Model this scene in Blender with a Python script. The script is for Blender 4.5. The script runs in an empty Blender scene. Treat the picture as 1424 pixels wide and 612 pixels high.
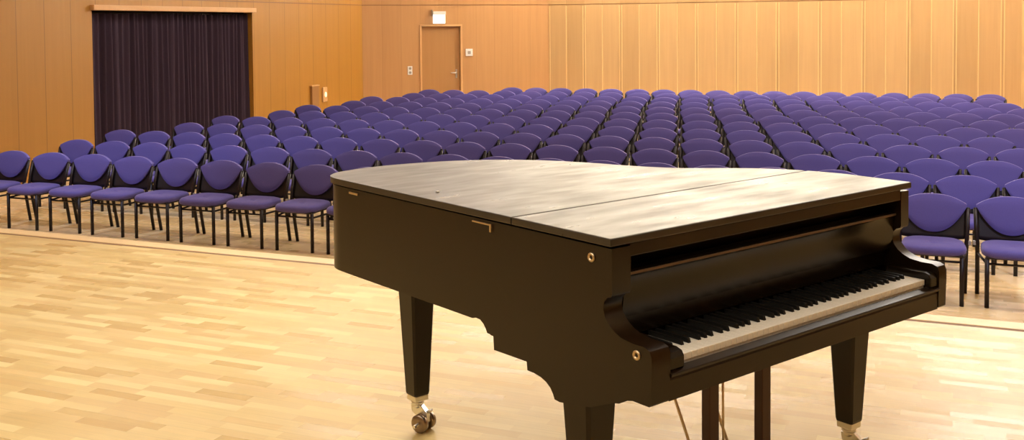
import bpy, bmesh, math, random
from mathutils import Vector, Matrix
random.seed(7)
S = bpy.context.scene
COL = S.collection
PI = math.pi

# ------------------------------------------------------------------ materials
def new_mat(name):
    m = bpy.data.materials.new(name); m.use_nodes = True
    nt = m.node_tree; b = nt.nodes['Principled BSDF']
    return m, nt, b

def plain(name, col, rough=.5, metal=0., spec=.5, coat=0., noise=0., nscale=30., emit=0.):
    m, nt, b = new_mat(name)
    b.inputs['Base Color'].default_value = (*col, 1)
    b.inputs['Roughness'].default_value = rough
    b.inputs['Metallic'].default_value = metal
    b.inputs['Specular IOR Level'].default_value = spec
    b.inputs['Coat Weight'].default_value = coat
    if emit:
        b.inputs['Emission Color'].default_value = (*col, 1)
        b.inputs['Emission Strength'].default_value = emit
    if noise:
        tc = nt.nodes.new('ShaderNodeTexCoord')
        n = nt.nodes.new('ShaderNodeTexNoise'); n.inputs['Scale'].default_value = nscale
        n.inputs['Detail'].default_value = 4
        nt.links.new(tc.outputs['Object'], n.inputs['Vector'])
        mx = nt.nodes.new('ShaderNodeMix'); mx.data_type = 'RGBA'
        mx.inputs['A'].default_value = (*[c * (1 - noise) for c in col], 1)
        mx.inputs['B'].default_value = (*[min(1, c * (1 + noise)) for c in col], 1)
        nt.links.new(n.outputs['Fac'], mx.inputs['Factor'])
        nt.links.new(mx.outputs['Result'], b.inputs['Base Color'])
        bp = nt.nodes.new('ShaderNodeBump'); bp.inputs['Strength'].default_value = .08
        bp.inputs['Distance'].default_value = .004
        nt.links.new(n.outputs['Fac'], bp.inputs['Height'])
        nt.links.new(bp.outputs['Normal'], b.inputs['Normal'])
    return m

def math_node(nt, op, a, b=None):
    n = nt.nodes.new('ShaderNodeMath'); n.operation = op
    for i, v in enumerate((a, b)):
        if v is None: continue
        if isinstance(v, (int, float)): n.inputs[i].default_value = v
        else: nt.links.new(v, n.inputs[i])
    return n.outputs[0]

def parquet(name, cols, length, width, rough, rot=0., coat=.0, rvar=.1, gap=.03):
    """wood strips: every strip its own tone, fine grain, thin dark joints"""
    m, nt, b = new_mat(name)
    tc = nt.nodes.new('ShaderNodeTexCoord')
    mp = nt.nodes.new('ShaderNodeMapping'); mp.inputs['Rotation'].default_value = (0, 0, rot)
    nt.links.new(tc.outputs['Object'], mp.inputs['Vector'])
    sp = nt.nodes.new('ShaderNodeSeparateXYZ'); nt.links.new(mp.outputs['Vector'], sp.inputs[0])
    yr = math_node(nt, 'DIVIDE', sp.outputs['Y'], width)
    row = math_node(nt, 'FLOOR', yr)
    wn = nt.nodes.new('ShaderNodeTexWhiteNoise'); wn.noise_dimensions = '1D'
    nt.links.new(row, wn.inputs['W'])
    xr = math_node(nt, 'ADD', math_node(nt, 'DIVIDE', sp.outputs['X'], length), wn.outputs['Value'])
    colid = math_node(nt, 'FLOOR', xr)
    cb = nt.nodes.new('ShaderNodeCombineXYZ'); nt.links.new(row, cb.inputs[0]); nt.links.new(colid, cb.inputs[1])
    w2 = nt.nodes.new('ShaderNodeTexWhiteNoise'); w2.noise_dimensions = '2D'
    nt.links.new(cb.outputs[0], w2.inputs['Vector'])
    ramp = nt.nodes.new('ShaderNodeValToRGB'); e = ramp.color_ramp.elements
    e[0].position = 0; e[0].color = (*cols[0], 1); e[1].position = 1; e[1].color = (*cols[-1], 1)
    for i, c in enumerate(cols[1:-1]):
        k = e.new((i + 1) / (len(cols) - 1)); k.color = (*c, 1)
    nt.links.new(w2.outputs['Value'], ramp.inputs['Fac'])
    gm = nt.nodes.new('ShaderNodeMapping'); gm.inputs['Scale'].default_value = (3, 60, 1)
    nt.links.new(mp.outputs['Vector'], gm.inputs['Vector'])
    gn = nt.nodes.new('ShaderNodeTexNoise'); gn.inputs['Scale'].default_value = 1.5; gn.inputs['Detail'].default_value = 3
    nt.links.new(gm.outputs['Vector'], gn.inputs['Vector'])
    mr = nt.nodes.new('ShaderNodeMapRange'); mr.inputs['To Min'].default_value = .88; mr.inputs['To Max'].default_value = 1.1
    nt.links.new(gn.outputs['Fac'], mr.inputs['Value'])
    fy = math_node(nt, 'FRACT', yr)
    edge = math_node(nt, 'LESS_THAN', fy, gap)
    dk = math_node(nt, 'SUBTRACT', 1., math_node(nt, 'MULTIPLY', edge, .18))
    tot = math_node(nt, 'MULTIPLY', mr.outputs['Result'], dk)
    mul = nt.nodes.new('ShaderNodeMix'); mul.data_type = 'RGBA'; mul.blend_type = 'MULTIPLY'
    mul.inputs['Factor'].default_value = 1
    nt.links.new(ramp.outputs['Color'], mul.inputs['A']); nt.links.new(tot, mul.inputs['B'])
    nt.links.new(mul.outputs['Result'], b.inputs['Base Color'])
    rr = nt.nodes.new('ShaderNodeMapRange')
    rr.inputs['To Min'].default_value = rough - rvar; rr.inputs['To Max'].default_value = rough + rvar
    nt.links.new(w2.outputs['Value'], rr.inputs['Value'])
    nt.links.new(rr.outputs['Result'], b.inputs['Roughness'])
    b.inputs['Coat Weight'].default_value = coat
    return m

def veneer(name, c1, c2, axis_u, pitch, rough=.45, seam=.012, seamdark=.25, vary=.18):
    """vertical wood veneer boards with a thin seam every `pitch` along the wall (object X runs along the wall)"""
    m, nt, b = new_mat(name)
    tc = nt.nodes.new('ShaderNodeTexCoord')
    sp = nt.nodes.new('ShaderNodeSeparateXYZ'); nt.links.new(tc.outputs['Object'], sp.inputs[0])
    u = math_node(nt, 'DIVIDE', sp.outputs['X'], pitch)
    pid = math_node(nt, 'FLOOR', u)
    wn = nt.nodes.new('ShaderNodeTexWhiteNoise'); wn.noise_dimensions = '1D'; nt.links.new(pid, wn.inputs['W'])
    cb = nt.nodes.new('ShaderNodeCombineXYZ')
    nt.links.new(math_node(nt, 'MULTIPLY', sp.outputs['X'], 14.), cb.inputs[0])
    nt.links.new(math_node(nt, 'MULTIPLY', wn.outputs['Value'], 37.), cb.inputs[1])
    nt.links.new(math_node(nt, 'MULTIPLY', sp.outputs['Z'], .55), cb.inputs[2])
    n = nt.nodes.new('ShaderNodeTexNoise'); n.inputs['Scale'].default_value = 1.; n.inputs['Detail'].default_value = 5
    n.inputs['Distortion'].default_value = .6
    nt.links.new(cb.outputs[0], n.inputs['Vector'])
    f = math_node(nt, 'ADD', math_node(nt, 'MULTIPLY', n.outputs['Fac'], 1 - vary), math_node(nt, 'MULTIPLY', wn.outputs['Value'], vary))
    mx = nt.nodes.new('ShaderNodeMix'); mx.data_type = 'RGBA'
    mx.inputs['A'].default_value = (*c1, 1); mx.inputs['B'].default_value = (*c2, 1)
    nt.links.new(f, mx.inputs['Factor'])
    fr = math_node(nt, 'FRACT', u)
    edge = math_node(nt, 'LESS_THAN', fr, seam / pitch)
    dk = math_node(nt, 'SUBTRACT', 1., math_node(nt, 'MULTIPLY', edge, seamdark))
    mul = nt.nodes.new('ShaderNodeMix'); mul.data_type = 'RGBA'; mul.blend_type = 'MULTIPLY'; mul.inputs['Factor'].default_value = 1
    nt.links.new(mx.outputs['Result'], mul.inputs['A']); nt.links.new(dk, mul.inputs['B'])
    nt.links.new(mul.outputs['Result'], b.inputs['Base Color'])
    b.inputs['Roughness'].default_value = rough
    return m

def lacquer(name, col, rough, streak=.08, scale=(3, 40, 3), spec=.5):
    """worn black lacquer: polishing streaks vary the gloss"""
    m, nt, b = new_mat(name)
    b.inputs['Base Color'].default_value = (*col, 1)
    b.inputs['Specular IOR Level'].default_value = spec
    tc = nt.nodes.new('ShaderNodeTexCoord')
    mp = nt.nodes.new('ShaderNodeMapping'); mp.inputs['Scale'].default_value = scale
    nt.links.new(tc.outputs['Object'], mp.inputs['Vector'])
    n = nt.nodes.new('ShaderNodeTexNoise'); n.inputs['Scale'].default_value = 1.; n.inputs['Detail'].default_value = 5
    nt.links.new(mp.outputs['Vector'], n.inputs['Vector'])
    mr = nt.nodes.new('ShaderNodeMapRange')
    mr.inputs['From Min'].default_value = .3; mr.inputs['From Max'].default_value = .7
    mr.inputs['To Min'].default_value = rough - streak; mr.inputs['To Max'].default_value = rough + streak
    nt.links.new(n.outputs['Fac'], mr.inputs['Value'])
    nt.links.new(mr.outputs['Result'], b.inputs['Roughness'])
    return m

M = {}
M['stage'] = parquet('stage_oak_parquet', [(.60, .41, .17), (.66, .48, .205), (.70, .53, .235), (.63, .435, .18), (.78, .63, .31), (.67, .47, .20)], .27, .056, .34, coat=.0, rvar=.10)
M['hall'] = parquet('hall_oak_parquet', [(.74, .53, .25), (.80, .58, .29), (.76, .52, .25)], .42, .065, .28, rvar=.05)
M['nosing'] = plain('stage_nosing_wood', (.86, .64, .36), .4, noise=.05, nscale=8)
M['groove'] = plain('dark_groove', (.06, .028, .012), .7)
M['joint'] = plain('shadow_joint_wood', (.22, .10, .035), .6)
M['veneer_side'] = veneer('beech_veneer_side_dimmed', (.31, .138, .012), (.40, .185, .024), 0, .5, seam=.014, seamdark=.35)  # same beech made darker: the side wall's weaker light is in the colour
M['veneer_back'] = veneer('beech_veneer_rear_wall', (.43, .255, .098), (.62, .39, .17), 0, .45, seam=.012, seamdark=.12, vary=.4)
M['veneer_door'] = veneer('beech_veneer_door_dimmed', (.38, .185, .065), (.50, .265, .10), 0, .45, seam=.012, seamdark=.12)  # beech darkened so the slanted wall looks less lit than the rear
M['batten'] = plain('light_maple_batten', (.74, .50, .22), .4, noise=.05, nscale=6)
M['trimwood'] = plain('beech_trim', (.60, .34, .14), .45, noise=.08, nscale=10)
M['doorwood'] = veneer('beech_door_leaf', (.34, .165, .05), (.42, .21, .07), 0, 3., seam=.0, seamdark=0)
M['plaster'] = plain('cream_plaster', (.86, .80, .68), .9, noise=.02, nscale=4)
M['ceiling'] = plain('ceiling_white', (.85, .80, .72), .9)
M['lacquer'] = lacquer('black_brown_piano_lacquer', (.010, .004, .0008), .30, .010, spec=.40)
M['lid'] = lacquer('worn_piano_lid', (.035, .027, .018), .33, .07, scale=(4, 14, 3))
M['gloss'] = lacquer('glossy_fallboard', (.007, .0035, .0012), .24, .03, spec=.35)
M['black'] = plain('black_inside', (.004, .003, .002), .5)
M['ivory'] = plain('ivory_white', (.88, .83, .74), .3)
M['ebony'] = plain('ebony_key', (.004, .0035, .003), .55, spec=.25)
M['brass'] = plain('worn_brass', (.66, .52, .34), .38, metal=1.)
M['steel'] = plain('nickel_caster', (.78, .76, .74), .28, metal=1.)
M['hinge'] = plain('bronze_edge_highlight', (.16, .11, .07), .4, metal=.6)  # tone standing in for the highlight along the fallboard's top edge
M['bronze'] = plain('dark_bronze_wheel', (.30, .23, .17), .35, metal=1.)
M['rubber'] = plain('dark_wheel', (.03, .02, .015), .5)
M['felt'] = plain('red_brown_post', (.05, .012, .006), .45)
M['fabric'] = plain('violet_blue_fabric', (.088, .073, .248), .95, spec=.2, noise=.12, nscale=160)
fb_ = M['fabric'].node_tree.nodes['Principled BSDF']; fb_.inputs['Sheen Weight'].default_value = .35; fb_.inputs['Sheen Roughness'].default_value = .45; fb_.inputs['Sheen Tint'].default_value = (.62, .55, .75, 1)
M['plastic'] = plain('black_plastic_shell', (.010, .006, .006), .5, spec=.35)
M['tube'] = plain('dark_steel_tube', (.010, .005, .005), .4, spec=.35)
M['velvet'] = plain('dark_violet_curtain_cloth', (.044, .027, .040), .95, spec=.1, noise=.1, nscale=60)
M['white'] = plain('white_plastic', (.82, .80, .76), .4)
M['grey'] = plain('grey_plastic', (.35, .31, .27), .4)
M['brown'] = plain('brown_box', (.28, .13, .035), .5)
M['signlit'] = plain('lit_sign_face', (.93, 1., .97), .4, emit=1.5)
M['signgreen'] = plain('sign_pale_green', (.55, .9, .72), .4, emit=1.2)
M['lens'] = plain('lit_wall_lamp_lens', (1., .80, .55), .4, emit=.9)

# ------------------------------------------------------------------ mesh building
class MB:
    def __init__(s): s.bm = bmesh.new()
    def _mi(s, faces, mi, smooth):
        for f in faces: f.material_index = mi; f.smooth = smooth
    def box(s, x0, x1, y0, y1, z0, z1, bev=0., mi=0, mat=None, seg=2):
        b = bmesh.new()
        vs = [b.verts.new((x, y, z)) for x in (x0, x1) for y in (y0, y1) for z in (z0, z1)]
        for q in ((0, 1, 3, 2), (4, 6, 7, 5), (0, 4, 5, 1), (2, 3, 7, 6), (0, 2, 6, 4), (1, 5, 7, 3)):
            b.faces.new([vs[i] for i in q])
        if bev: bmesh.ops.bevel(b, geom=b.edges[:], offset=bev, segments=seg, profile=.5, affect='EDGES')
        s._merge(b, mi, False, mat); return s
    def _merge(s, b, mi, smooth, mat=None):
        if mat is not None: bmesh.ops.transform(b, matrix=mat, verts=b.verts[:])
        bmesh.ops.recalc_face_normals(b, faces=b.faces[:])
        vm = {v: s.bm.verts.new(v.co) for v in b.verts}
        for f in b.faces:
            try: nf = s.bm.faces.new([vm[v] for v in f.verts])
            except ValueError: continue
            nf.material_index = mi; nf.smooth = smooth or f.smooth
        b.free()
    def prism(s, poly, a0, a1, axis='z', bev=0., mi=0, smooth_sides=False, mat=None):
        """extrude polygon; axis z: poly=(x,y); axis x: poly=(y,z); axis y: poly=(x,z)"""
        b = bmesh.new()
        def P(p, a):
            return {'z': (p[0], p[1], a), 'x': (a, p[0], p[1]), 'y': (p[0], a, p[1])}[axis]
        lo = [b.verts.new(P(p, a0)) for p in poly]; hi = [b.verts.new(P(p, a1)) for p in poly]
        n = len(poly)
        b.faces.new(lo[::-1]); b.faces.new(hi)
        for i in range(n):
            f = b.faces.new((lo[i], lo[(i + 1) % n], hi[(i + 1) % n], hi[i])); f.smooth = smooth_sides
        if bev:
            es = [e for e in b.edges if (e.verts[0] in lo) == (e.verts[1] in lo)]
            bmesh.ops.bevel(b, geom=es, offset=bev, segments=2, profile=.5, affect='EDGES')
        s._merge(b, mi, False, mat); return s
    def tube(s, pts, rad, seg=10, mi=0, mat=None, caps=True):
        b = bmesh.new(); pts = [Vector(p) for p in pts]; n = len(pts)
        rads = rad if isinstance(rad, (list, tuple)) else [rad] * n
        rings = []; prev = None
        for i, p in enumerate(pts):
            t = (pts[min(i + 1, n - 1)] - pts[max(i - 1, 0)]).normalized()
            if prev is None:
                a = Vector((0, 0, 1)) if abs(t.z) < .9 else Vector((1, 0, 0))
                u = t.cross(a).normalized()
            else:
                u = (prev - t * prev.dot(t)).normalized()
            prev = u; v = t.cross(u)
            rings.append([b.verts.new(p + (u * math.cos(2 * PI * k / seg) + v * math.sin(2 * PI * k / seg)) * rads[i]) for k in range(seg)])
        for i in range(n - 1):
            for k in range(seg):
                f = b.faces.new((rings[i][k], rings[i][(k + 1) % seg], rings[i + 1][(k + 1) % seg], rings[i + 1][k])); f.smooth = True
        if caps: b.faces.new(rings[0][::-1]); b.faces.new(rings[-1])
        s._merge(b, mi, False, mat); return s
    def lathe(s, prof, seg=20, mi=0, mat=None):
        b = bmesh.new(); rings = []
        for r, z in prof:
            rings.append([b.verts.new((r * math.cos(2 * PI * k / seg), r * math.sin(2 * PI * k / seg), z)) for k in range(seg)])
        for i in range(len(prof) - 1):
            for k in range(seg):
                f = b.faces.new((rings[i][k], rings[i][(k + 1) % seg], rings[i + 1][(k + 1) % seg], rings[i + 1][k])); f.smooth = True
        b.faces.new(rings[0][::-1]); b.faces.new(rings[-1])
        s._merge(b, mi, False, mat); return s
    def grid(s, rows, mi=0, smooth=True, closed_u=False):
        vs = [[s.bm.verts.new(p) for p in r] for r in rows]
        for i in range(len(vs) - 1):
            m = len(vs[i])
            for j in range(m if closed_u else m - 1):
                f = s.bm.faces.new((vs[i][j], vs[i][(j + 1) % m], vs[i + 1][(j + 1) % m], vs[i + 1][j]))
                f.smooth = smooth; f.material_index = mi
        return vs
    def build(s, name, mats, parent=None, kind=None, ang=None):
        me = bpy.data.meshes.new(name)
        if ang is not None:
            for f in s.bm.faces: f.smooth = True
        s.bm.normal_update(); s.bm.to_mesh(me); s.bm.free()
        if ang is not None: me.set_sharp_from_angle(angle=math.radians(ang))
        for m in (mats if isinstance(mats, (list, tuple)) else [mats]): me.materials.append(m)
        o = bpy.data.objects.new(name, me); COL.objects.link(o)
        if parent is not None: o.parent = parent
        if kind: o['kind'] = kind
        return o

def empty(name, loc, rz=0.):
    o = bpy.data.objects.new(name, None); COL.objects.link(o)
    o.location = loc; o.rotation_euler = (0, 0, rz); o.empty_display_size = .2
    return o

def tag(o, label, cat, group=None):
    o['label'] = label; o['category'] = cat
    if group: o['group'] = group
    return o

# ------------------------------------------------------------------ the hall
# x runs along the edge of the stage, y from the stage into the hall, z = 0 is the stage floor
HZ = -.651          # hall floor
TOP = 5.0           # ceiling
XL, XR = -8.6, 8.6
YS = -9.5           # wall behind the stage
CL = (XL, 14.5)    # corner side wall / slanted door wall
CB = (-5.2, 17.5) # corner slanted wall / rear wall
CR = (5.05, 17.5)
CR2 = (XR, 14.3)

mb = MB(); mb.box(XL - .3, XR + .3, YS - .3, -.045, -.10, 0)
mb.build('floor_stage', M['stage'], kind='structure')
mb = MB(); mb.box(XL - .3, XR + .3, -.045, .0, -.1, -.004); mb.build('trim_1', M['joint'], kind='structure')
mb = MB(); mb.box(XL - .3, XR + .3, .0, .135, -.06, 0., bev=.006)
mb.build('trim_2', M['nosing'], kind='structure')
mb = MB(); mb.box(XL - .3, XR + .3, .04, .06, HZ, -.06)
mb.build('wall_stage_front', M['trimwood'], kind='structure')
mb = MB(); mb.box(XL - .3, XR + .3, .06, 18.6, HZ - .1, HZ)
mb.build('floor_hall', M['hall'], kind='structure')
mb = MB(); mb.box(XL - .3, XR + .3, YS - .3, 18.6, TOP, TOP + .1)
mb.build('ceiling', M['ceiling'], kind='structure')

def wall(name, a, b, holes=(), mat='veneer_side', zt=2.72, battens=None, bh=.0, z0=HZ, groove=True):
    """wall from plan point a to b seen from its left-hand normal; local x along the wall, local y out of the room (behind)"""
    a = Vector((*a, 0)); b = Vector((*b, 0)); L = (b - a).length
    ang = math.atan2(b.y - a.y, b.x - a.x)
    mb = MB(); T = .2
    zw = HZ + zt                      # wood up to the horizontal joint
    xs = sorted({0., L, *[h[0] for h in holes], *[h[1] for h in holes]})
    for i in range(len(xs) - 1):
        x0, x1 = xs[i], xs[i + 1]
        hole = next((h for h in holes if h[0] <= x0 + 1e-6 and h[1] >= x1 - 1e-6), None)
        if hole is None: mb.box(x0, x1, 0, T, z0, zw)
        else:
            if hole[3] < zw: mb.box(x0, x1, 0, T, hole[3], zw)
            if hole[2] > z0: mb.box(x0, x1, 0, T, z0, hole[2])
    mb.box(0, L, .012, T, zw, zw + .018, mi=2)                       # shadow joint
    mb.box(0, L, 0, T, zw + .018, zw + .75)                           # upper board
    mb.box(0, L, .0, T, zw + .75, TOP, mi=3)                          # plaster above
    if battens:
        n = int(L / battens)
        for i in range(n + 1):
            x = i * battens
            if any(h[0] - .08 < x < h[1] + .08 for h in holes): continue
            for dx in ((0.,) if i % 2 else (-.03, .03)):
                if .02 < x + dx < L - .02: mb.box(x + dx - .011, x + dx + .011, -.012, 0, z0, zw - .02, mi=1)
    o = mb.build(name, [M[mat], M['batten'], M['joint'], M['plaster']], kind='structure')
    o.location = a; o.rotation_euler = (0, 0, ang)
    return o, L, ang

# side wall with the curtained opening: local x = along +y of the hall
OP0, OP1, OPZ = 6.43 - YS, 10.46 - YS, HZ + 2.525
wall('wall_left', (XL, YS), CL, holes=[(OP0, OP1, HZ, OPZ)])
DL = math.hypot(CB[0] - CL[0], CB[1] - CL[1])
D0, D1 = .2964 * DL, .5193 * DL
dz = HZ + 2.27
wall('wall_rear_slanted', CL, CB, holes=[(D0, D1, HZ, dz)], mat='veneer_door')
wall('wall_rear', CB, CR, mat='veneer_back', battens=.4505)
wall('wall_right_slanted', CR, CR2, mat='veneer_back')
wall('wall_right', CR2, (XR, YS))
wall('wall_stage', (XR, YS), (XL, YS))

# opening surround (beam over the curtain, jambs) and the dark room behind
mb = MB()
mb.box(-.02, .10, 6.40, 10.49, OPZ, OPZ + .085, bev=.006)
mb.box(-.005, .012, 6.40, 6.43, HZ, OPZ); mb.box(-.005, .012, 10.46, 10.49, HZ, OPZ)
o = mb.build('trim_3', M['trimwood'], kind='structure'); o.location = (XL - .02, 0, 0)
mb = MB()
mb.box(-.9, -.85, 6.1, 10.7, HZ, OPZ + .3); mb.box(-.9, -.2, 6.1, 6.2, HZ, OPZ + .3); mb.box(-.9, -.2, 10.6, 10.7, HZ, OPZ + .3)
o = mb.build('wall_curtain_niche', M['black'], kind='structure'); o.location = (XL, 0, 0)

# curtain
cur = empty('curtain', (XL - .13, 8.445, HZ + .02))
tag(cur, 'dark violet pleated curtain filling the tall opening in the wooden side wall', 'curtain')
mb = MB(); rows = []
W2 = 2.005; NZ = 8; NX = 420
ph = [random.uniform(.85, 1.2) for _ in range(80)]
def fold(u):
    t = 0.; x = u * 34
    return .032 * math.sin(x * 2 * PI / 1.0 + 1.7 * math.sin(x * .61)) + .014 * math.sin(x * 4.3 + 2 * math.sin(x * .27)) + .008 * math.sin(x * 9.1)
for iz in range(NZ + 1):
    z = iz / NZ * (OPZ - HZ - .05)
    k = .75 + .25 * (1 - iz / NZ)
    rows.append([(fold(i / NX) * k + .010 * math.sin(i * .11 + iz * .4), -W2 + 2 * W2 * i / NX, z) for i in range(NX + 1)])
mb.grid(rows)
co = mb.build('curtain_cloth', M['velvet'], cur)
sd = co.modifiers.new('thickness', 'SOLIDIFY'); sd.thickness = .004
mb = MB(); mb.tube([(0, -W2, OPZ - HZ - .055), (0, W2, OPZ - HZ - .055)], .014)
mb.build('curtain_rail', M['tube'], cur)

# door in the slanted wall
ang = math.atan2(CB[1] - CL[1], CB[0] - CL[0])
dw = D1 - D0
door = empty('door_1', (CL[0], CL[1], HZ), ang); door['kind'] = 'structure'
mb = MB(); mb.box(D0 + .045, D1 - .045, .07, .115, .005, dz - HZ - .045); mb.build('door_leaf', M['doorwood'], door)
mb = MB()
fw = .05
mb.box(D0 - .005, D0 + fw - .01, -.02, .17, 0, dz - HZ, bev=.004); mb.box(D1 - fw + .01, D1 + .005, -.02, .17, 0, dz - HZ, bev=.004)
mb.box(D0 - .005, D1 + .005, -.02, .17, dz - HZ - .04, dz - HZ + .005, bev=.004)
mb.build('door_frame', M['trimwood'], door)
mb = MB()
hx = D1 - .19
mb.box(hx + .045, hx + .085, .058, .07, 1.02, 1.22, bev=.004)
mb.tube([(hx + .065, .07, 1.14), (hx + .065, .02, 1.14), (hx - .08, .018, 1.14)], .013, 8)
mb.build('door_handle', M['steel'], door)

def onwall(x, y, z):      # local coordinates of the slanted wall
    return (CL[0] + x * math.cos(ang) - y * math.sin(ang), CL[1] + x * math.sin(ang) + y * math.cos(ang), z)
sg = empty('exit_sign', onwall(D0 + .483 * dw - .05, -.09, dz + .03), ang)
tag(sg, 'glowing white emergency exit sign box above the wooden door', 'exit sign')
mb = MB(); mb.box(-.15, .15, -.06, .085, .20, .28, bev=.008); mb.build('lamp_housing', M['white'], sg)
mb = MB(); mb.box(-.14, .14, -.03, .03, .0, .2, bev=.006); mb.build('sign_panel', M['signlit'], sg)
mb = MB(); mb.box(-.165, -.152, -.03, .085, .17, .32); mb.build('bracket', M['grey'], sg)

sw = empty('wall_switch', onwall(D1 + .17, -.006, HZ + 1.615), ang)
tag(sw, 'small square white wall switch beside the handle side of the door', 'switch')
mb = MB(); mb.box(-.085, .085, -.015, .006, -.085, .085, bev=.006); mb.build('switch_plate', M['white'], sw)
mb = MB(); mb.box(-.035, .035, -.024, -.015, -.035, .035, bev=.004); mb.build('rocker', M['grey'], sw)
pl = empty('wall_socket', onwall(D0 - .245, -.006, HZ + 1.22), ang)
tag(pl, 'pale double wall socket on the hinge side of the door', 'socket')
mb = MB(); mb.box(-.055, .055, -.012, .006, -.10, .10, bev=.006); mb.build('socket_plate', M['white'], pl)
for zz in (-.048, .048):
    mb = MB(); mb.lathe([(.03, 0), (.03, .006), (.022, .006), (.02, .002)], 16, mat=Matrix.Translation((0, -.012, zz)) @ Matrix.Rotation(PI / 2, 4, 'X'))
    mb.build('socket_insert', M['grey'], pl)

lamp = empty('wall_light', (XL + .006, 12.90, HZ + .80), PI / 2)
tag(lamp, 'small glowing oval wall light low on the side wall past the curtain', 'wall light')
mb = MB(); mb.box(-.085, .085, -.03, .006, -.16, .16, bev=.02); mb.build('housing', M['trimwood'], lamp)
mb = MB(); mb.lathe([(.034, 0), (.034, .012), (.02, .02)], 18, mat=Matrix.Translation((0, -.03, 0)) @ Matrix.Rotation(PI / 2, 4, 'X') @ Matrix.Scale(1.7, 4, (0, 1, 0)))
mb.build('lens', M['lens'], lamp)
bx = empty('wall_box', (XL + .006, 12.50, HZ + .80), PI / 2)
tag(bx, 'narrow brown box on the side wall next to the small glowing light', 'box')
mb = MB(); mb.box(-.13, .13, -.05, .006, -.22, .20, bev=.008); mb.build('cover', M['brown'], bx)
mb = MB(); mb.box(-.15, .15, -.06, .006, .20, .225, bev=.006); mb.build('lid', M['trimwood'], bx)

# ------------------------------------------------------------------ chairs
def arch_top(x, w, zc, ze):           # top edge of the back: zc in the middle, ze at the ends
    t = abs(x) / w
    return zc - (zc - ze) * t ** 2.4
def back_y(x, z):                     # leaning, gently hollow back
    return -.095 + .27 * (z - .45) + .028 * (1 - (x / .26) ** 2)

def sheet(lower, upper, w, y_off, thick, dome, nx=20, nz=8, edge=.8):
    """a closed panel that follows the back: front face bulges by dome; pointing towards -y"""
    mb = MB(); F, B = [], []
    for j in range(nz + 1):
        rf, rb = [], []
        for i in range(nx + 1):
            x = -w + 2 * w * i / nx; lo, hi = lower(x), upper(x)
            v = j / nz; z = lo + (hi - lo) * v
            u = 2 * i / nx - 1; q = (1 - abs(u) ** 4) * (1 - abs(2 * v - 1) ** 4)
            y = back_y(x, z) + y_off
            rf.append((x, y - thick * .5 - dome * q ** edge, z)); rb.append((x, y + thick * .5, z))
        F.append(rf); B.append(rb)
    vf = mb.grid(F); vb = mb.grid([r[::-1] for r in B])
    bd = lambda vs, rev: None
    bm = mb.bm
    def idx(vs, j, i, rev): return vs[j][nx - i] if rev else vs[j][i]
    loop = [(0, i) for i in range(nx + 1)] + [(j, nx) for j in range(1, nz + 1)] + [(nz, i) for i in range(nx - 1, -1, -1)] + [(j, 0) for j in range(nz - 1, 0, -1)]
    for k in range(len(loop)):
        a, b = loop[k], loop[(k + 1) % len(loop)]
        try:
            f = bm.faces.new((idx(vf, *a, False), idx(vb, *a, True), idx(vb, *b, True), idx(vf, *b, False))); f.smooth = True
        except ValueError: pass
    bmesh.ops.remove_doubles(bm, verts=bm.verts[:], dist=1e-5)
    bmesh.ops.recalc_face_normals(bm, faces=bm.faces[:])
    return mb

def seat_mesh():
    mb = MB(); N = 36
    def ring(sc, z, drop=0.):
        r = []
        for k in range(N):
            a = 2 * PI * k / N; c, s_ = math.cos(a), math.sin(a)
            x = math.copysign(abs(c) ** .5, c); y = math.copysign(abs(s_) ** .5, s_)
            wx = .252 - .022 * (y + 1) * .5
            r.append((x * wx * sc, -.275 + y * .225 * sc, z - drop * max(0, -y) ** 3))
        return r
    prof = [(.92, .402), (.98, .409), (1., .428), (.99, .446), (.95, .459), (.82, .470), (.5, .472), (.15, .468)]
    rings = [ring(sc, z, .008) for sc, z in prof]
    vs = mb.grid(rings, closed_u=True)
    mb.bm.faces.new(vs[-1]); mb.bm.faces.new(vs[0][::-1])
    bmesh.ops.recalc_face_normals(mb.bm, faces=mb.bm.faces[:])
    return mb

chair_proto = empty('upholstered_chair', (0, 0, 0))
def build_chair(root):
    seat_mesh().build('seat', M['fabric'], root)
    mb = MB(); mb.box(-.215, .215, -.475, -.075, .385, .407, bev=.008); mb.build('seat_frame', M['plastic'], root)
    shell = sheet(lambda x: .445 + .02 * (abs(x) / .255) ** 3, lambda x: arch_top(x, .255, .790, .718), .255, .012, .016, 0.)
    shell.build('backrest', M['plastic'], root)
    pad = sheet(lambda x: .505 + .212 * min(1., abs(x) / .258) ** 2.25, lambda x: arch_top(x, .258, .806, .738), .258, -.003, .034, .016, nx=24, nz=10)
    pad.build('back_pad', M['fabric'], root, ang=32)
    for s in (-1, 1):
        mb = MB(); mb.tube([(s * .205, -.452, 0), (s * .205, -.452, .395)], .0175, 10); mb.build('leg', M['tube'], root)
    for s in (-1, 1):
        mb = MB(); mb.tube([(s * .248, -.012, 0), (s * .252, -.085, .36), (s * .255, -.105, .44), (s * .262, -.075, .56), (s * .266, -.030, .705)], .0175, 10)
        mb.tube([(s * .266, -.030, .705), (s * .266, -.028, .713)], [.0185, .012], 10, mi=1)
        mb.build('leg', [M['tube'], M['plastic']], root)
    for s in (-1, 1):
        mb = MB(); mb.tube([(s * .205, -.452, .345), (s * .251, -.083, .355)], .010, 8); mb.build('stretcher', M['tube'], root)
    mb = MB(); mb.tube([(-.205, -.445, .345), (.205, -.445, .345)], .009, 8); mb.build('stretcher', M['tube'], root)
    for s in (-1, 1):
        mb = MB(); mb.box(s * .276 - .011, s * .276 + .011, -.116, -.090, .42, .455, bev=.003)
        mb.build('linking_bracket', M['grey'], root)
build_chair(chair_proto)

RP, D00, SL = 1.19, 3.27, .03
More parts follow.
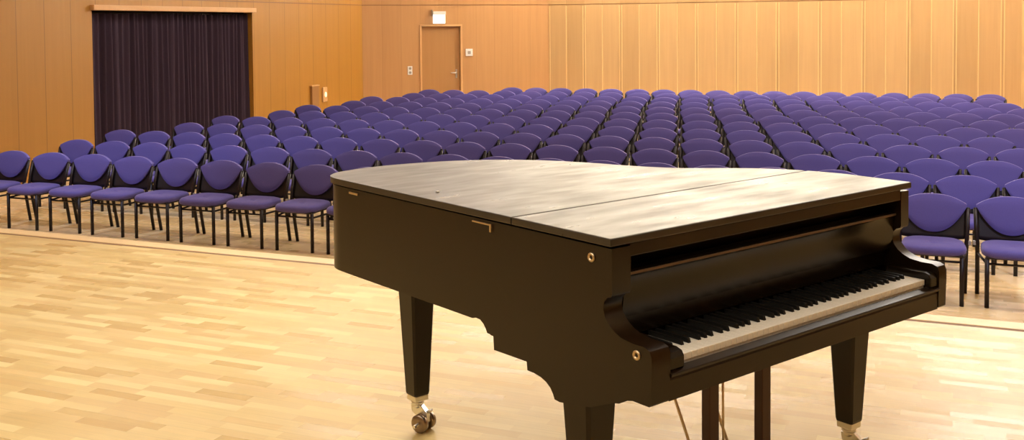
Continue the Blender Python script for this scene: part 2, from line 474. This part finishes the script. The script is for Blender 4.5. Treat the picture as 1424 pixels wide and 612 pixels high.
# first seat, spacing and number of seats of every row
ROWS = [(-6.51, .5893, 19), (-6.72, .5835, 20), (-7.12, .589, 20), (-6.91, .595, 20), (-7.17, .5947, 20), (-6.92, .600, 20),
        (-7.18, .599, 21), (-6.94, .602, 20), (-7.23, .6025, 21), (-6.90, .605, 20), (-7.14, .606, 20), (-5.62, .593, 18)]
ROWN = ['front', 'second', 'third', 'fourth', 'fifth', 'sixth', 'seventh', 'eighth', 'ninth', 'tenth', 'eleventh', 'last']
ORD = ['first', 'second', 'third', 'fourth', 'fifth', 'sixth', 'seventh', 'eighth', 'ninth', 'tenth', 'eleventh', 'twelfth', 'thirteenth', 'fourteenth', 'fifteenth', 'sixteenth', 'seventeenth', 'eighteenth', 'nineteenth', 'twentieth', 'twenty-first', 'twenty-second', 'twenty-third', 'twenty-fourth']
first = [True]
kids = [c for c in chair_proto.children]
def place_chair(x, y, rz, label, group):
    if first[0]:
        r = chair_proto; first[0] = False
    else:
        r = chair_proto.copy(); COL.objects.link(r)
        for c in kids:
            d = c.copy(); COL.objects.link(d); d.parent = r
    r.location = (x, y, HZ); r.rotation_euler = (0, 0, rz)
    r['label'] = label; r['category'] = 'chair'; r['group'] = group
for k, (s0, sp, cnt) in enumerate(ROWS):
    for n in range(cnt):
        s = s0 + n * sp
        jx, jy = random.uniform(-.002, .002), random.uniform(-.012, .012)
        rn = ROWN[k]
        lab = 'violet padded chair in the %s row from the stage, %s from the curtain wall' % (rn, ORD[n]) if k not in (0, 11) else \
              ('violet padded chair in the %s, %s from the curtain wall' % ('front row' if k == 0 else 'last row by the rear wall', ORD[n]))
        place_chair(s + jx, D00 + RP * k + SL * s + jy, math.atan(SL) + random.uniform(-.005, .005), lab, 'audience chairs in the %s row' % rn)

# ------------------------------------------------------------------ the grand piano
P = empty('grand_piano', (2.77273, -3.26975, 0), math.radians(61.64))
tag(P, 'black baby grand piano with closed lid standing on the light parquet stage', 'piano')
W = 1.475
def smooth_curve(pts, n=6):
    out = []
    for i in range(len(pts) - 1):
        p0 = Vector(pts[max(i - 1, 0)]); p1 = Vector(pts[i]); p2 = Vector(pts[i + 1]); p3 = Vector(pts[min(i + 2, len(pts) - 1)])
        for k in range(n):
            t = k / n
            out.append(tuple(.5 * ((2 * p1) + (-p0 + p2) * t + (2 * p0 - 5 * p1 + 4 * p2 - p3) * t * t + (-p0 + 3 * p1 - 3 * p2 + p3) * t ** 3)))
    out.append(tuple(pts[-1])); return out
tail = [(0, 1.30), (0, 1.40), (.004, 1.475), (.028, 1.535), (.08, 1.582), (.15, 1.606), (.25, 1.624), (.40, 1.618), (.59, 1.570), (.77, 1.465), (.905, 1.312), (.99, 1.14),
        (1.055, .95), (1.14, .79), (1.262, .675), (1.37, .56), (1.438, .43), (1.472, .30), (1.475, .20)]
tc = smooth_curve(tail, 5)
VH = .412                           # fold of the lid
def clip_front(poly, v):            # part of the outline behind y = v (poly runs from bass side to treble side)
    out = []
    for p in poly:
        if p[1] >= v: out.append(p)
        else:
            q = out[-1]; t = (v - q[1]) / (p[1] - q[1]); out.append((q[0] + (p[0] - q[0]) * t, v)); break
    return out
def inset(poly, d):                 # move an open outline inwards (to the right of its direction)
    o = []
    for i, p in enumerate(poly):
        a = Vector(poly[max(i - 1, 0)]); b = Vector(poly[min(i + 1, len(poly) - 1)]); t = (b - a).normalized()
        o.append((p[0] + t.y * d, p[1] - t.x * d))
    return o
LZ0, LZ1 = .9965, 1.0188
mb = MB(); lidp = [(0, VH + .0025)] + clip_front(tc, VH + .0025)
mb.prism(lidp, LZ0, LZ1, bev=.004); mb.build('lid', M['lid'], P)
flap = [(0, 0.), (0, VH - .0025)] + [(clip_front(tc, VH - .0025)[-1][0], VH - .0025)] + [p for p in tc if p[1] < VH - .003] + [(W, 0.)]
mb = MB(); mb.prism(flap, LZ0, LZ1, bev=.004); mb.build('lid_flap', M['lid'], P)
mb = MB(); mb.box(.03, W - .06, VH - .0022, VH + .0022, LZ0, LZ1 - .004); mb.build('lid_hinge', M['brass'], P)

# case: rim, keyboard cheeks, key bed as one body
rim = inset([(0, .62)] + tc, .01)
rim = [(p[0], p[1]) for p in rim]; rim[-1] = (W - .01, .20)
mb = MB()
mb.prism([(.01, .62)] + rim[1:] + [(W - .08, .20), (W - .08, .10), (.08, .10), (.08, .62)], .674, .990, smooth_sides=False)
prof = [(.62, .990), (.62, .674), (.602, .679), (.580, .678), (.563, .668), (.552, .655), (.545, .644), (.515, .643), (.512, .600), (.358, .603), (.355, .578),
        (.325, .578), (.296, .574), (.272, .566), (.254, .554), (.243, .540), (.236, .526), (.215, .524),
        (.09, .545), (.0, .582), (-.02, .586), (-.05, .602), (-.07, .607), (-.128, .607), (-.134, .613), (-.137, .70), (-.137, .735), (-.130, .750), (-.112, .757), (-.07, .757),
        (-.030, .762), (-.005, .772), (.016, .786), (.032, .805), (.038, .826), (.034, .845), (.022, .858), (.008, .862), (.004, .870), (.004, .990)]
mb.prism(prof, .01, .08, axis='x')
proft = [(.20, .990), (.20, .585)] + [p for p in prof if p[0] < .1 and p[1] < .99 and not (p[0] > .05 and p[1] < .57)] + [(.004, .990)]
mb.prism(proft, W - .058, W - .01, axis='x')
mb.box(.08, W - .058, -.112, .19, .607, .66); mb.box(.08, W - .08, .19, .62, .607, .66)
mb.box(.08, W - .058, .10, .13, .66, .99)
case = mb.build('case', M['lacquer'], P, ang=32)

mb = MB(); mb.box(.08, W - .058, .006, .024, .960, .9965, bev=.003); mb.build('front_rail', M['lacquer'], P)
# fallboard, curved section
fb = [(.030, .916), (.024, .911), (.022, .904), (.026, .898), (.031, .86), (.036, .82), (.041, .786), (.066, .783), (.066, .725), (.09, .725), (.09, .80), (.080, .88), (.068, .916)]
mb = MB(); mb.prism(fb, .082, W - .060, axis='x'); mb.build('fallboard', M['gloss'], P, ang=28)
mb = MB(); mb.box(.084, W - .062, .0195, .024, .905, .913, bev=.0015, seg=1); mb.build('fallboard_highlight', M['hinge'], P)  # thin strip added to draw the highlight on the fallboard edge
# key slip with its moulding
mb = MB(); mb.prism([(-.132, .607), (-.132, .66), (-.128, .668), (-.140, .671), (-.141, .677), (-.139, .680), (-.126, .684), (-.116, .687), (-.116, .607)], .081, W - .0585, axis='x')
mb.build('key_slip', M['lacquer'], P)
# key blocks
X0 = .1435; KW = 1.225 / 52
for a, b in ((.082, X0 - .004), (X0 + 1.225 + .003, W - .0585)):
    mb = MB(); mb.prism([(-.114, .660), (-.132, .688), (-.132, .715), (-.124, .728), (-.105, .734), (.035, .734), (.035, .660)], a, b, axis='x', bev=.003)
    mb.build('key_block', M['gloss'], P)
# keyboard
kb = MB(); kb.box(X0 - .003, X0 + 1.228, -.095, .064, .660, .672); kbo = kb.build('keyboard', M['black'], P)
# white keys: one mesh, shared; lip at the front
mb = MB(); mb.box(.0006, KW - .0006, -.112, .063, .692, .711, bev=.0012, seg=1); mb.box(.001, KW - .001, -.108, .063, .672, .692)
wk = mb.build('white_key', M['ivory'], kbo); wk.location = (X0, 0, 0)
mb = MB(); mb.prism([(-.064, .705), (-.058, .7225), (-.054, .724), (.062, .724), (.062, .705)], -.0055, .0055, axis='x', bev=.001)
bk = mb.build('black_key', M['ebony'], kbo)
firstb = True
for i in range(52):
    if i:
        c = wk.copy(); COL.objects.link(c); c.parent = kbo; c.location = (X0 + i * KW, 0, 0)
    note = (i + 5) % 7            # 0=C .. 6=B ; key 0 is A
    if i < 51 and note in (0, 1, 3, 4, 5):
        off = {0: -.10, 1: .10, 3: -.12, 4: 0., 5: .12}[note] * KW
        if firstb: c = bk; firstb = False
        else:
            c = bk.copy(); COL.objects.link(c); c.parent = kbo
        c.location = (X0 + (i + 1) * KW + off, 0, 0)

# legs
def taper_leg(cx, cy, ztop):
    mb = MB(); b = bmesh.new()
    hs = [(ztop, .0575), (ztop - .05, .0575), (.150, .0355), (.142, .0335)]
    rings = []
    for z, h in hs:
        c = h * .18
        pts = [(h - c, -h), (h, -h + c), (h, h - c), (h - c, h), (-h + c, h), (-h, h - c), (-h, -h + c), (-h + c, -h)]
        rings.append([b.verts.new((cx + x, cy + y, z)) for x, y in pts])
    for r0, r1 in zip(rings, rings[1:]):
        for k in range(8): b.faces.new((r0[k], r0[(k + 1) % 8], r1[(k + 1) % 8], r1[k]))
    b.faces.new(rings[0]); b.faces.new(rings[-1][::-1])
    mb._merge(b, 0, False)
    leg = mb.build('leg', M['lacquer'], P)
    mb = MB(); mb.box(cx - .031, cx + .031, cy - .031, cy + .031, .118, .143, bev=.004)
    mb.lathe([(.016, .10), (.026, .105), (.026, .118)], 16, mat=Matrix.Translation((cx, cy, 0)))
    mb.build('ferrule', M['steel'], leg)
    # double wheel caster trailing to one side
    A = Matrix.Translation((cx, cy, 0)) @ Matrix.Rotation(math.radians(-70), 4, 'Z')
    mb = MB()
    mb.lathe([(.014, .112), (.019, .105), (.020, .092), (.012, .085)], 16, mat=A)
    mb.prism([(-.026, .100), (.022, .100), (.050, .074), (.052, .040), (.040, .018), (.020, .022), (.012, .050), (-.022, .072)], -.0115, .0115, axis='y', bev=.002, mat=A)
    mb.tube([(.028, -.064, .036), (.028, .056, .036)], .0065, 10, mat=A)
    mb.tube([(.040, 0, .072), (.070, 0, .090)], [.007, .005], 8, mat=A)
    mb.tube([(.028, -.062, .030), (.046, -.075, .042)], .004, 8, mat=A)
    mb.build('caster', M['steel'], leg)
    for sgn in (-1, 1):
        mb = MB()
        R_ = A @ Matrix.Translation((.028, sgn * .026, .036)) @ Matrix.Rotation(PI / 2, 4, 'X')
        mb.lathe([(.010, -.012), (.030, -.012), (.0355, -.008), (.0355, .008), (.030, .012), (.010, .012)], 22, mat=R_)
        mb.build('wheel', M['bronze'], leg)
taper_leg(.068, .156, .606); taper_leg(W - .100, .180, .606); taper_leg(.335, 1.42, .674)

# pedal lyre
mb = MB(); mb.box(.60, .93, .165, .225, .065, .115, bev=.006); mb.box(.59, .94, .17, .22, .590, .607)
lyre = mb.build('pedal_lyre', M['lacquer'], P)
for x in (.6325, .8975):
    mb = MB(); mb.box(x - .0225, x + .0225, .180, .215, .115, .590, bev=.003); mb.build('lyre_post', M['felt'], lyre)
for x in (.63, .80):
    mb = MB(); mb.tube([(x, .222, .10), (x, .47, .607)], .005, 8); mb.build('brace_rod', M['brass'], lyre)
for x in (.70, .765, .83):
    if x < .72:
        mb = MB(); mb.tube([(x, .20, .115), (x - .005, .20, .59)], .004, 8); mb.build('pedal_rod', M['brass'], lyre)
    mb = MB(); mb.prism([(x - .012, .17), (x + .012, .17), (x + .014, .09), (x + .02, .05), (x, .035), (x - .02, .05), (x - .014, .09)], .078, .087, bev=.002)
    mb.build('pedal', M['brass'], lyre)

# fittings on the bass side
for v, z in ((.081, .956), (-.086, .731)):
    mb = MB()
    for k in range(1):
        pr = [(.013, 0), (.0135, .003), (.0115, .0055), (.0085, .006), (.0065, .004), (.006, .0008)]
        mb.lathe(pr, 20, mat=Matrix.Translation((.0105, v, z)) @ Matrix.Rotation(-PI / 2, 4, 'Y'))
    ro = mb.build('keyhole_rosette', M['brass'], P)
    mb = MB(); mb.lathe([(.0058, 0), (.0058, .002), (.004, .0022)], 14, mat=Matrix.Translation((.0105, v, z)) @ Matrix.Rotation(-PI / 2, 4, 'Y'))
    mb.build('keyhole', M['black'], ro)
mb = MB(); mb.box(.004, .0105, .520, .61, .977, .982, bev=.001); mb.box(.003, .0105, .514, .522, .958, .983, bev=.001)
mb.build('lid_hook', M['brass'], P)
mb = MB(); mb.box(.005, .0105, 1.30, 1.36, .972, .980, bev=.001); mb.build('lid_hook', M['brass'], P)
mb = MB(); mb.lathe([(.006, 0), (.006, .004), (.003, .005)], 12, mat=Matrix.Translation((.10, .93, LZ1))); mb.build('lid_stud', M['steel'], P)

# ------------------------------------------------------------------ lights
def area(name, loc, sx, sy, power, col, rot=(0, 0, 0)):
    l = bpy.data.lights.new(name, 'AREA'); l.shape = 'RECTANGLE'; l.size = sx; l.size_y = sy; l.energy = power; l.color = col
    o = bpy.data.objects.new(name, l); COL.objects.link(o); o.location = loc; o.rotation_euler = rot
    return o
def spot(name, loc, target, power, col, ang=40, blend=.8, rad=.15):
    l = bpy.data.lights.new(name, 'SPOT'); l.energy = power; l.color = col; l.spot_size = math.radians(ang); l.spot_blend = blend; l.shadow_soft_size = rad
    o = bpy.data.objects.new(name, l); COL.objects.link(o); o.location = loc
    o.rotation_euler = (Vector(target) - Vector(loc)).to_track_quat('-Z', 'Y').to_euler()
    return o
WARM = (1., .90, .76)
for y in (3.0, 7.5, 12.0):
    for x, pw, c in ((-4.6, 110, (1., .93, .86)), (0., 60, (1., .86, .70)), (4.6, 150, (1., .93, .86))):
        area('ceiling_lamp', (x, y, TOP - .03), 2.2, .8, pw, c)
# cove strips added above the wainscot, unseen, so the lid reflects bright plaster
def uplight(a, b, power, off=.22, z=HZ + 3.52):
    a = Vector(a); b = Vector(b); d = (b - a); n = Vector((d.y, -d.x)).normalized(); c = (a + b) / 2 + n * off
    o = area('added_uplight', (c.x, c.y, z), d.length - .4, .12, power, (1., .96, .88))
    o.rotation_euler = Matrix.Rotation(math.atan2(d.y, d.x), 3, 'Z').to_euler(); o.rotation_euler.x = PI
    return o
uplight(CB, CR, 1850); uplight(CR, CR2, 60)
for x, pw in ((-4.5, 140), (-1.5, 150), (1.5, 130), (4.2, 55)):
    spot('wall_washer', (x, 14.2, TOP - .1), (x, 17.5, 1.2), pw, (1., .92, .76), 80, .9, .2)
COOL = (.50, .62, 1.)  # cool lamps added, unseen, to turn the side and rear chairs bluer
spot('side_tint_spot', (-5.3, -.6, TOP - .1), (-5.5, 5.4, HZ), 1250, COOL, 50, 1., .2)
spot('side_tint_spot', (6.6, -.8, TOP - .1), (5.2, 5.6, HZ), 1700, COOL, 56, 1., .2)
for x in (-4., 0., 4.):
    spot('rear_tint_spot', (x, 10.5, TOP - .1), (x, 15.6, HZ + .6), 330, COOL, 60, 1., .2)
for x, tx, ty, pw, an in ((-5.5, -3.6, -2.6, 190, 55), (-2.2, -.8, -.9, 680, 34), (.6, .9, -1.5, 640, 34), (2.4, 2.0, -2.4, 150, 50), (5.0, 4.2, -2.4, 70, 55)):
    spot('stage_spot', (x, 2.8, TOP - .1), (tx, ty, 0), pw, (1., .94, .76), an, 1., .2)
spot('keyboard_fill', (4.6, -5.2, TOP - .1), (3.25, -2.75, .6), 190, (1., .93, .80), 34, 1., .25)  # added, unseen: brightens the white keys
area('stage_lamp', (0, -5.5, TOP - .03), 6., 1.5, 230, (1., .91, .76))

w = bpy.data.worlds.new('World'); S.world = w; w.use_nodes = True
w.node_tree.nodes['Background'].inputs['Color'].default_value = (1., .85, .68, 1)
w.node_tree.nodes['Background'].inputs['Strength'].default_value = .05

# ------------------------------------------------------------------ camera
cam = bpy.data.cameras.new('Camera'); co = bpy.data.objects.new('Camera', cam); COL.objects.link(co)
R = Vector((0.92296014, 0.38480952, -0.00813781)); U = Vector((-0.00685293, 0.03756885, 0.99927054)); F = Vector((-0.38483454, 0.92223111, -0.03731162))
m = Matrix((R, U, -F)).transposed().to_4x4(); m.translation = Vector((3.57063725, -5.83864233, 1.578008))
co.matrix_world = m
cam.sensor_fit = 'HORIZONTAL'; cam.sensor_width = 36.; cam.lens = 36. * 1434.562 / 1424
cam.shift_y = -(306 - 89.682) / 1424
cam.clip_start = .05; cam.clip_end = 100
S.camera = co

S.view_settings.view_transform = 'Standard'; S.view_settings.look = 'None'
S.view_settings.gamma = 1.; S.view_settings.use_curve_mapping = False
S.view_settings.exposure = 0.
